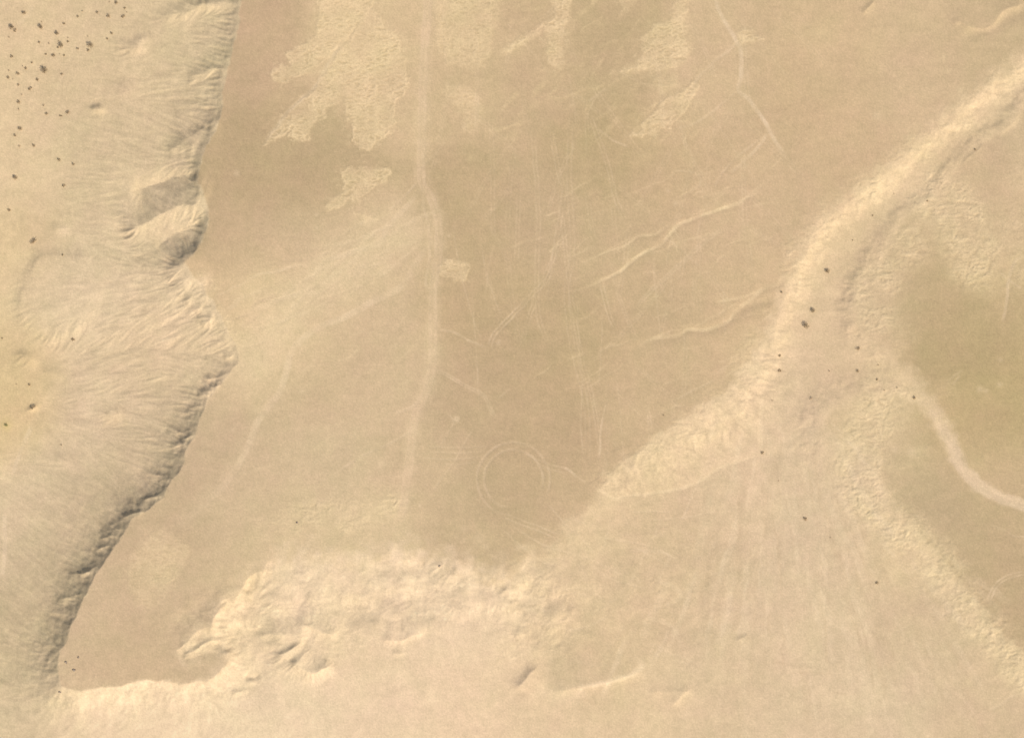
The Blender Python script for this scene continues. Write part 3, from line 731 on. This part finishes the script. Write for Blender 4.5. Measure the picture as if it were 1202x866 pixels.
def ground_material(nm, rough_v, bump_s):
    m = bpy.data.materials.new(nm); m.use_nodes = True
    t = m.node_tree; L = t.links
    bs = t.nodes['Principled BSDF']
    bs.inputs['Roughness'].default_value = rough_v
    bs.inputs['Specular IOR Level'].default_value = .15
    at = t.nodes.new('ShaderNodeAttribute'); at.attribute_name = 'soil'
    tc = t.nodes.new('ShaderNodeTexCoord')
    no = t.nodes.new('ShaderNodeTexNoise'); no.inputs['Scale'].default_value = .9; no.inputs['Detail'].default_value = 6
    n2_ = t.nodes.new('ShaderNodeTexNoise'); n2_.inputs['Scale'].default_value = .12; n2_.inputs['Detail'].default_value = 4
    mp = t.nodes.new('ShaderNodeMapRange'); mp.inputs['To Min'].default_value = .93; mp.inputs['To Max'].default_value = 1.07
    mp2 = t.nodes.new('ShaderNodeMapRange'); mp2.inputs['To Min'].default_value = .965; mp2.inputs['To Max'].default_value = 1.035
    mu = t.nodes.new('ShaderNodeMath'); mu.operation = 'MULTIPLY'
    vm = t.nodes.new('ShaderNodeVectorMath'); vm.operation = 'SCALE'
    bp = t.nodes.new('ShaderNodeBump'); bp.inputs['Strength'].default_value = bump_s; bp.inputs['Distance'].default_value = .25
    for q in (no, n2_): L.new(tc.outputs['Object'], q.inputs['Vector'])
    L.new(no.outputs[0], mp.inputs[0]); L.new(n2_.outputs[0], mp2.inputs[0])
    L.new(mp.outputs[0], mu.inputs[0]); L.new(mp2.outputs[0], mu.inputs[1])
    L.new(at.outputs['Color'], vm.inputs[0]); L.new(mu.outputs[0], vm.inputs['Scale'])
    L.new(vm.outputs[0], bs.inputs['Base Color'])
    L.new(no.outputs[0], bp.inputs['Height']); L.new(bp.outputs[0], bs.inputs['Normal'])
    return m
mats = {'gravel': ground_material('gravel', .95, .25), 'sand': ground_material('sand', .9, .15), 'rock': ground_material('rock', .95, .35)}
def mat_for(nm):
    if nm in ('plain', 'ground'): return mats['gravel']
    if nm in ('hillside', 'hill', 'slope', 'riverbank', 'sand_patch'): return mats['rock']
    return mats['sand']

vid = np.arange(ny * nx, dtype=np.int32).reshape(ny, nx)
V = np.stack([WX, WY, HF], -1).reshape(-1, 3).astype(np.float32)
NV = NRM.reshape(-1, 3).astype(np.float32); AV = AF.reshape(-1, 4)
for r, (nm, lab) in enumerate(names):
    jj, ii = np.nonzero(RF == r)
    if len(jj) == 0: continue
    quads = np.stack([vid[jj, ii], vid[jj + 1, ii], vid[jj + 1, ii + 1], vid[jj, ii + 1]], -1)
    used, inv = np.unique(quads, return_inverse=True)
    inv = inv.reshape(-1).astype(np.int32)
    me = bpy.data.meshes.new(nm)
    me.vertices.add(len(used)); me.vertices.foreach_set('co', V[used].ravel())
    me.loops.add(len(inv)); me.loops.foreach_set('vertex_index', inv)
    me.polygons.add(len(jj)); me.polygons.foreach_set('loop_start', np.arange(0, len(inv), 4, dtype=np.int32))
    me.polygons.foreach_set('use_smooth', np.ones(len(jj), bool))
    me.update(calc_edges=True)
    ca = me.attributes.new('soil', 'FLOAT_COLOR', 'POINT'); ca.data.foreach_set('color', AV[used].ravel())
    me.materials.append(mat_for(nm))
    me.normals_split_custom_set_from_vertices(NV[used])
    o = bpy.data.objects.new(nm, me); C.objects.link(o)
    o['kind'] = 'structure'; o['label'] = lab

# ------------------------------------------------------------------ bushes, trees and stones
def leaf_material(nm, c1, c2):
    m = bpy.data.materials.new(nm); m.use_nodes = True
    t = m.node_tree; bs = t.nodes['Principled BSDF']; bs.inputs['Roughness'].default_value = .85
    tc = t.nodes.new('ShaderNodeTexCoord'); no = t.nodes.new('ShaderNodeTexNoise'); no.inputs['Scale'].default_value = 2.2
    cr = t.nodes.new('ShaderNodeValToRGB')
    cr.color_ramp.elements[0].color = (*c1, 1); cr.color_ramp.elements[1].color = (*c2, 1)
    cr.color_ramp.elements[0].position = .35; cr.color_ramp.elements[1].position = .65
    t.links.new(tc.outputs['Object'], no.inputs[0]); t.links.new(no.outputs[0], cr.inputs[0]); t.links.new(cr.outputs[0], bs.inputs['Base Color'])
    return m
M_leaf = leaf_material('dusty_leaf', (.33, .235, .125), (.47, .345, .20))
M_leaf2 = leaf_material('dry_twig', (.40, .29, .17), (.54, .41, .26))
M_olive = leaf_material('olive_leaf', (.22, .22, .07), (.32, .31, .13))
M_bark = leaf_material('bark', (.10, .075, .05), (.18, .14, .10))
M_stone = leaf_material('stone', (.22, .16, .11), (.42, .32, .22))

def tube(vs_, fs_, a, b, ra, rb, n_=6):
    a = np.array(a, float); b = np.array(b, float); d = b - a; d /= np.linalg.norm(d)
    u = np.cross(d, (0.3, .2, .93)); u /= np.linalg.norm(u); v = np.cross(d, u)
    s0 = len(vs_)
    for c, r in ((a, ra), (b, rb)):
        for k in range(n_):
            an = 2 * math.pi * k / n_
            vs_.append(tuple(c + r * (u * math.cos(an) + v * math.sin(an))))
    for k in range(n_):
        k2 = (k + 1) % n_
        fs_.append((s0 + k, s0 + k2, s0 + n_ + k2, s0 + n_ + k))
    fs_.append(tuple(s0 + n_ + k for k in range(n_)))
def leaves(vs_, fs_, clumps, per, size, rg):
    for (cx, cy, cz, r) in clumps:
        for _ in range(per):
            u = rg.gauss(0, .42), rg.gauss(0, .42), rg.gauss(0, .36)
            p = np.array((cx + u[0] * r, cy + u[1] * r, max(.05, cz + u[2] * r)))
            a = np.array([rg.gauss(0, 1) for _ in range(3)]); a /= np.linalg.norm(a)
            b_ = np.cross(a, [rg.gauss(0, 1) for _ in range(3)]); b_ /= np.linalg.norm(b_)
            s_ = size * rg.uniform(.6, 1.3); s0 = len(vs_)
            for q in (p - a * s_, p + b_ * s_ * .6, p + a * s_, p - b_ * s_ * .6): vs_.append(tuple(q))
            fs_.append((s0, s0 + 1, s0 + 2, s0 + 3))
def mesh(nm, vs_, fs_, m):
    me = bpy.data.meshes.new(nm); me.from_pydata([tuple(map(float, v)) for v in vs_], [], fs_); me.materials.append(m); me.update(); return me

def tree_meshes(seed):
    """unit tree: crown about 1 across; scaled by its object"""
    rg = random.Random(seed)
    tv, tf = [], []
    lean = (rg.uniform(-.06, .06), rg.uniform(-.06, .06))
    tube(tv, tf, (0, 0, -.08), (lean[0], lean[1], .30), .045, .032)
    cl = []
    for k in range(7):
        an = k * 2 * math.pi / 7 + rg.uniform(-.3, .3); rr = rg.uniform(.18, .34)
        e = (lean[0] + rr * math.cos(an), lean[1] + rr * math.sin(an), rg.uniform(.42, .58))
        tube(tv, tf, (lean[0], lean[1], .27), e, .022, .009, 5)
        cl.append((e[0], e[1], e[2], rg.uniform(.20, .30)))
    cl += [(lean[0], lean[1], .60, .34), (lean[0] + .05, lean[1] - .04, .50, .30)]
    cv, cf = [], []
    leaves(cv, cf, cl, 75, .034, rg)
    return mesh('trunk', tv, tf, M_bark), mesh('crown', cv, cf, M_leaf)
def bush_mesh(seed, m, sparse=False):
    rg = random.Random(seed)
    vs_, fs_, cl = [], [], []
    for k in range(8):
        an = k * 2 * math.pi / 8 + rg.uniform(-.4, .4); rr = rg.uniform(.12, .33)
        e = (rr * math.cos(an), rr * math.sin(an), rg.uniform(.18, .38))
        tube(vs_, fs_, (0, 0, -.05), e, .016, .006, 4)
        cl.append((e[0], e[1], e[2], rg.uniform(.18, .28)))
    cl.append((0, 0, .34, .30))
    leaves(vs_, fs_, cl, 18 if sparse else 40, .038, rg)
    return mesh('bush', vs_, fs_, m)
def stone_mesh(seed):
    import bmesh
    rg = random.Random(seed)
    bm = bmesh.new(); bmesh.ops.create_icosphere(bm, subdivisions=2, radius=.5)
    for v in bm.verts:
        f = 1 + .28 * math.sin(5 * v.co.x + seed) * math.cos(4 * v.co.y + 2 * seed) + rg.uniform(-.07, .07)
        v.co *= f; v.co.z = v.co.z * .62 + .12
    me = bpy.data.meshes.new('boulder'); bm.to_mesh(me); bm.free(); me.materials.append(M_stone); return me

T_M = [tree_meshes(s) for s in (1, 2, 3)]
B_M = [bush_mesh(s, M_leaf) for s in (11, 12, 13, 14)]
F_M = [bush_mesh(s, M_leaf2, True) for s in (21, 22, 23)]
O_M = bush_mesh(31, M_olive)
rg0 = random.Random(3)
trees_proto = {}
# (x, y, spread in survey units, kind, stretch, bearing, label)
NORTH = 'bushes scattered over the sand at upper left'
WAD = 'bushes in and beside the dry riverbed'
PLANTS = [
 (12.7,30.8,6.4,'t',1,0,'large dark tree nearest the upper left edge, touching a smaller bush',NORTH),
 (16.0,35.0,4.2,'b',1.5,60,'dark bush touching the lower right side of the large leftmost tree',NORTH),
 (26.4,14.1,5.2,'b',1.2,20,'dark bush beside the pale streak in the far upper left corner',NORTH),
 (9,43,2.6,'f',1,0,'faint small bush just below the large leftmost tree',NORTH),
 (47,31,6,'t',1,0,'round dark tree midway between the leftmost tree and the bush cluster',NORTH),
 (47.5,24.7,2.2,'f',1,0,'tiny faint bush just above a round dark tree',NORTH),
 (74,27,3.3,'b',1,0,'small dark bush above the bush cluster, alone on bare sand',NORTH),
 (90.2,18.6,3.2,'b',1,0,'small dark bush left of a line of four near the top',NORTH),
 (95.5,12.5,2.6,'f',1,0,'faint bush just above right of a small dark one near the top',NORTH),
 (65.5,39,5.2,'t',1,0,'dark tree at the top of the bush cluster',NORTH),
 (67.5,47,2,'f',1,0,'tiny faint bush between two dark trees in the cluster',NORTH),
 (70.5,52.5,6.2,'t',1,0,'largest dark tree in the middle of the bush cluster',NORTH),
 (66.8,55,3,'b',1.2,0,'low bush touching the left of the largest tree in the cluster',NORTH),
 (78.5,48.2,3,'b',1,0,'small bush at the upper right of the cluster centre tree',NORTH),
 (78.5,43.6,2.2,'f',1,0,'tiny faint bush at the top right corner of the cluster',NORTH),
 (44.5,49.1,3.2,'b',1,0,'small reddish dark bush at the left end of the cluster row',NORTH),
 (56,50.2,2.8,'f',1,0,'faint bush midway along the cluster row, left of its centre tree',NORTH),
 (12.2,65.6,4,'b',1,0,'lone dark bush near the left edge, level with the bottom of the cluster',NORTH),
 (61.2,64.4,4.6,'b',1,0,'round dark bush at the bottom of the cluster',NORTH),
 (52.5,63,3,'b',1,0,'small bush left of the round bush at the bottom of the cluster',NORTH),
 (74,64.5,2.8,'b',1,0,'small bush right of the round bush at the bottom of the cluster',NORTH),
 (69,63,1.8,'f',1,0,'tiny speck of a bush between two larger ones at the cluster bottom',NORTH),
 (90,56.5,3.2,'b',1.3,10,'small bush between the cluster and the large tree to its right',NORTH),
 (135.5,2.6,4.4,'b',1,0,'dark bush touching the top edge of the picture',NORTH),
 (127.5,1.6,2.6,'f',1,0,'faint bush at the top edge, left of a dark one',NORTH),
 (145.5,9.1,3,'b',1,0,'small bush below right of the one at the top edge',NORTH),
 (148,13.8,2,'f',1,0,'tiny faint bush, rightmost of those near the top edge',NORTH),
 (113,14,3.5,'b',1,0,'small dark bush second in the line of four near the top',NORTH),
 (126.5,18.4,4.6,'b',1,0,'round dark bush third in the line of four near the top',NORTH),
 (143.6,19,4.4,'b',1.4,35,'dark slanting bush at the right end of the line of four',NORTH),
 (130,38.4,3.5,'b',1,0,'dark bush, upper of the pair right of the large tree',NORTH),
 (125,45,3,'b',1,0,'paler bush, lower of the pair right of the large tree',NORTH),
 (105.2,52.6,6.8,'t',1,0,'large dark tree standing alone at the right of the bushy sand',NORTH),
 (102.4,58.4,3.6,'b',1,0,'bush just under the lone large tree on the right',NORTH),
 (102,42,2,'f',1,0,'tiny faint bush above the lone large tree on the right',NORTH),
 (36,73,2.8,'b',1,0,'small bush, upper of two between cluster and left edge',NORTH),
 (28.8,79.5,3.5,'b',1,0,'small dark bush, lower of two between cluster and left edge',NORTH),
 (25,77,2,'f',1,0,'tiny faint bush beside the lower of those two',NORTH),
 (19.3,85.6,4.5,'b',1.2,0,'dark oval bush left of the biggest tree, halfway to the edge',NORTH),
 (9,82,2.6,'f',1,0,'faint bush above a dark one at the left edge',NORTH),
 (8,90.3,4,'b',1.2,-40,'dark bush close to the left edge, level with the biggest tree',NORTH),
 (13.5,92,2,'f',1,0,'tiny bush immediately right of that by the left edge',NORTH),
 (51.3,82.7,8.2,'t',1,0,'biggest dark tree of all, on bare sand below the cluster',NORTH),
 (42.5,93,4,'b',1,0,'dark bush below left of the biggest tree',NORTH),
 (20,99,3,'b',1,0,'small bush below the dark oval one at left',NORTH),
 (33.8,103.6,4.4,'b',1.7,40,'long slanting bush well below left of the biggest tree',NORTH),
 (71.2,86.4,3.2,'b',1,0,'small bush alone to the right of the biggest tree',NORTH),
 (24,110.6,2.6,'f',1,0,'faint bush between the slanting bush and the next dark one below',NORTH),
 (20.4,119.3,4.6,'b',1,0,'round dark bush well below the biggest tree, nearer the edge',NORTH),
 (20.5,127.6,3,'f',1,0,'faint bush directly below a round dark one near the left edge',NORTH),
 (50,123,3.6,'f',1,0,'pale sparse bush, upper of two below the biggest tree',NORTH),
 (53.4,133,4,'b',1.2,20,'dark bush, lower of two far below the biggest tree',NORTH),
 (78.4,131.6,4.4,'b',1.6,50,'dark slanting bush beside the foot of the hillside',NORTH),
 (70,135.6,3.2,'b',1.5,0,'small flat bush just left of the slanting one at the hillside foot',NORTH),
 (22,150.4,5,'b',1.2,20,'dark bush, top of the trio lower down the left side',NORTH),
 (16.1,158.5,3.5,'b',1,0,'small dark bush, middle of the trio lower down the left side',NORTH),
 (21.5,171,3.2,'f',1,0,'faint bush, bottom of the trio lower down the left side',NORTH),
 (38.3,170.5,4,'b',1,0,'round dark bush right of the trio on the left side',NORTH),
 (68,187,4.2,'b',1.2,0,'dark bush on olive ground at the foot of the hillside',NORTH),
 (85,192.5,3.6,'b',1,0,'dark bush a little way up the hillside foot',NORTH),
 (16,208,5.6,'t',1,0,'round dark tree alone low on the left sand',NORTH),
 (73.6,217.6,4.2,'b',1.2,30,'dark bush on the hillside foot, lowest of three',NORTH),
 (9.4,246.4,4,'b',1,0,'dark bush alone near the left edge above the round hill',NORTH),
 (38.2,283,6.6,'b',2.4,38,'long dark slanting bush just above the round hill',NORTH),
 (72.5,299,2.6,'b',1,0,'small bush on the upper rim of the round hill',NORTH),
 (84.5,398.5,4.4,'b',1.1,0,'dark bush at the lower right foot of the round hill',NORTH),
 (1,397,2.4,'b',1,0,'small bush on the left edge beside the round hill',NORTH),
 (33,451.6,3.6,'b',1,0,'small dark bush, right of a pair on the orange sand lower left','bushes low on the left sand'),
 (17.5,451,2.4,'f',1,0,'tiny bush, left of a pair on the orange sand lower left','bushes low on the left sand'),
 (37,478,5.6,'b',1.9,32,'dark slanting bush at the edge of the lower left hillside','bushes low on the left sand'),
 (5.5,499,4.6,'o',1,0,'green bush on a patch of olive ground by the left edge','bushes low on the left sand'),
 (70.5,522.5,3,'f',1.4,30,'small bush on the bare hillside below the bright broken patch','bushes low on the left sand'),
 (971,318.5,5.8,'t',1,0,'dark tree highest in the dry riverbed, standing alone',WAD),
 (954.6,365,5.6,'t',1,0,'dark tree, upper right of the close pair in the riverbed',WAD),
 (946.4,382.4,7.4,'t',1,0,'largest dark tree in the riverbed, lower left of the close pair',WAD),
 (917.5,343,3.2,'b',1,0,'small bush on the bright bank where the runnel comes in',WAD),
 (915.5,417.4,3.6,'b',1,0,'small bush, upper of two at the foot of the bright bank',WAD),
 (915.4,435,4.3,'b',1,0,'dark bush, lower of two at the foot of the bright bank',WAD),
 (1007.6,409,4.8,'b',1,0,'dark bush at the mouth of the side stream, topmost there',WAD),
 (1007,435.4,3.6,'b',1,0,'small dark bush below the topmost one at the side stream mouth',WAD),
 (973.5,435.5,3,'f',1,0,'faint bush alone in the riverbed left of the side stream mouth',WAD),
 (1031,428.5,3,'f',1,0,'faint bush, upper of two on the right of the side stream mouth',WAD),
 (1029.6,445.5,3.2,'b',1,0,'small bush, lower of two on the right of the side stream mouth',WAD),
 (1073.4,467,4,'b',1,0,'dark bush furthest right, up the side stream',WAD),
 (1053,455,1.8,'b',1,0,'tiny bush between the side stream mouth and the furthest right bush',WAD),
 (1038,458,2.6,'f',1,0,'faint bush at the top of the shaded bank',WAD),
 (952,467.5,3.8,'f',1.6,40,'sparse slanting bush in the riverbed left of the shaded bank',WAD),
 (906.5,470,2.2,'f',1,0,'tiny faint bush at the left side of the riverbed',WAD),
 (895,531.5,4.2,'b',1,0,'dark bush at the lower end of the bright fan',WAD),
 (945.4,609,4.8,'b',1,0,'dark bush alone in the middle of the wide lower riverbed',WAD),
 (1029.5,684,4.2,'b',1,0,'lowest dark bush, on the right side of the wide riverbed',WAD),
 (975,631,2.2,'f',1,0,'tiny faint bush below right of the lone mid riverbed bush',WAD),
 (914,564,2.2,'f',1,0,'tiny faint bush between the fan end and the lone mid riverbed bush',WAD),
 (779,487,2.6,'f',1,0,'small bush on the plain just above the bright fan',WAD),
 (1144.6,175.8,3,'b',1,0,'small bush on the dark right bank high up the riverbed',WAD),
 (1088.6,236,2.6,'b',1,0,'small bush on the dark right bank, halfway down it',WAD),
 (1024.6,253,2.2,'b',1,0,'tiny bush out in the upper riverbed, upper of two',WAD),
 (1001,282,1.8,'b',1,0,'tiny bush out in the upper riverbed, lower of two',WAD),
 (1049.6,227.4,2.0,'f',1,0,'tiny faint bush at the foot of the bright bank high up the riverbed',WAD),
]
def place(o, x, y, sc, stretch, ang, zf=1.0):
    o.location = ((x - 601) * S, (433 - y) * S, height(x, y) - .02)
    o.rotation_euler = (0, 0, math.radians(ang))
    q = math.sqrt(stretch)
    o.scale = (sc * q, sc / q, sc * zf)
first_tree = {}
for i, (x, y, d, kd, st, an, lab, grp) in enumerate(PLANTS):
    sc = d * S * 1.0
    if kd == 't':
        k = i % 3
        if k not in first_tree:
            root = bpy.data.objects.new('desert_tree', None); root.empty_display_size = .3; C.objects.link(root)
            for nm_, me_ in zip(('trunk', 'crown'), T_M[k]):
                c = bpy.data.objects.new(nm_, me_); C.objects.link(c); c.parent = root
            first_tree[k] = root
        else:
            src = first_tree[k]
            root = src.copy(); C.objects.link(root)
            for ch in list(src.children):
                c = ch.copy(); C.objects.link(c); c.parent = root
        o = root; cat = 'tree'
        place(o, x, y, sc * 1.12, 1.1, rg0.uniform(0, 360), .8)
    else:
        me_ = O_M if kd == 'o' else (F_M[i % 3] if kd == 'f' else B_M[i % 4])
        o = bpy.data.objects.new('desert_bush', me_); C.objects.link(o); cat = 'bush'
        place(o, x, y, sc * 1.2, st, an if st > 1.05 else rg0.uniform(0, 360), .85)
    o['label'] = lab; o['category'] = cat; o['group'] = grp
    first = i == 0

BOULD = [(77.4,777,4.2,'boulder on the left corner of the plain below the dark rim, upper left of three'),
         (87,786,4.6,'larger boulder on the left corner of the plain, lower of three'),
         (92,771,3.2,'small boulder on the left corner of the plain, upper right of three'),
         (70,812,3.6,'boulder on the bright lower left edge of the plain'),
         (516,664,3.4,'dark boulder on the bright slope just below the middle plain'),
         (349,613,3.4,'boulder in the stony ground left of the lower road')]
S_M = [stone_mesh(s) for s in (1, 2, 3)]
for i, (x, y, d, lab) in enumerate(BOULD):
    o = bpy.data.objects.new('boulder', S_M[i % 3]); C.objects.link(o)
    place(o, x, y, d * S * .8, 1.2, rg0.uniform(0, 180), .8)
    o['label'] = lab; o['category'] = 'boulder'; o['group'] = 'boulders on the pale ground'
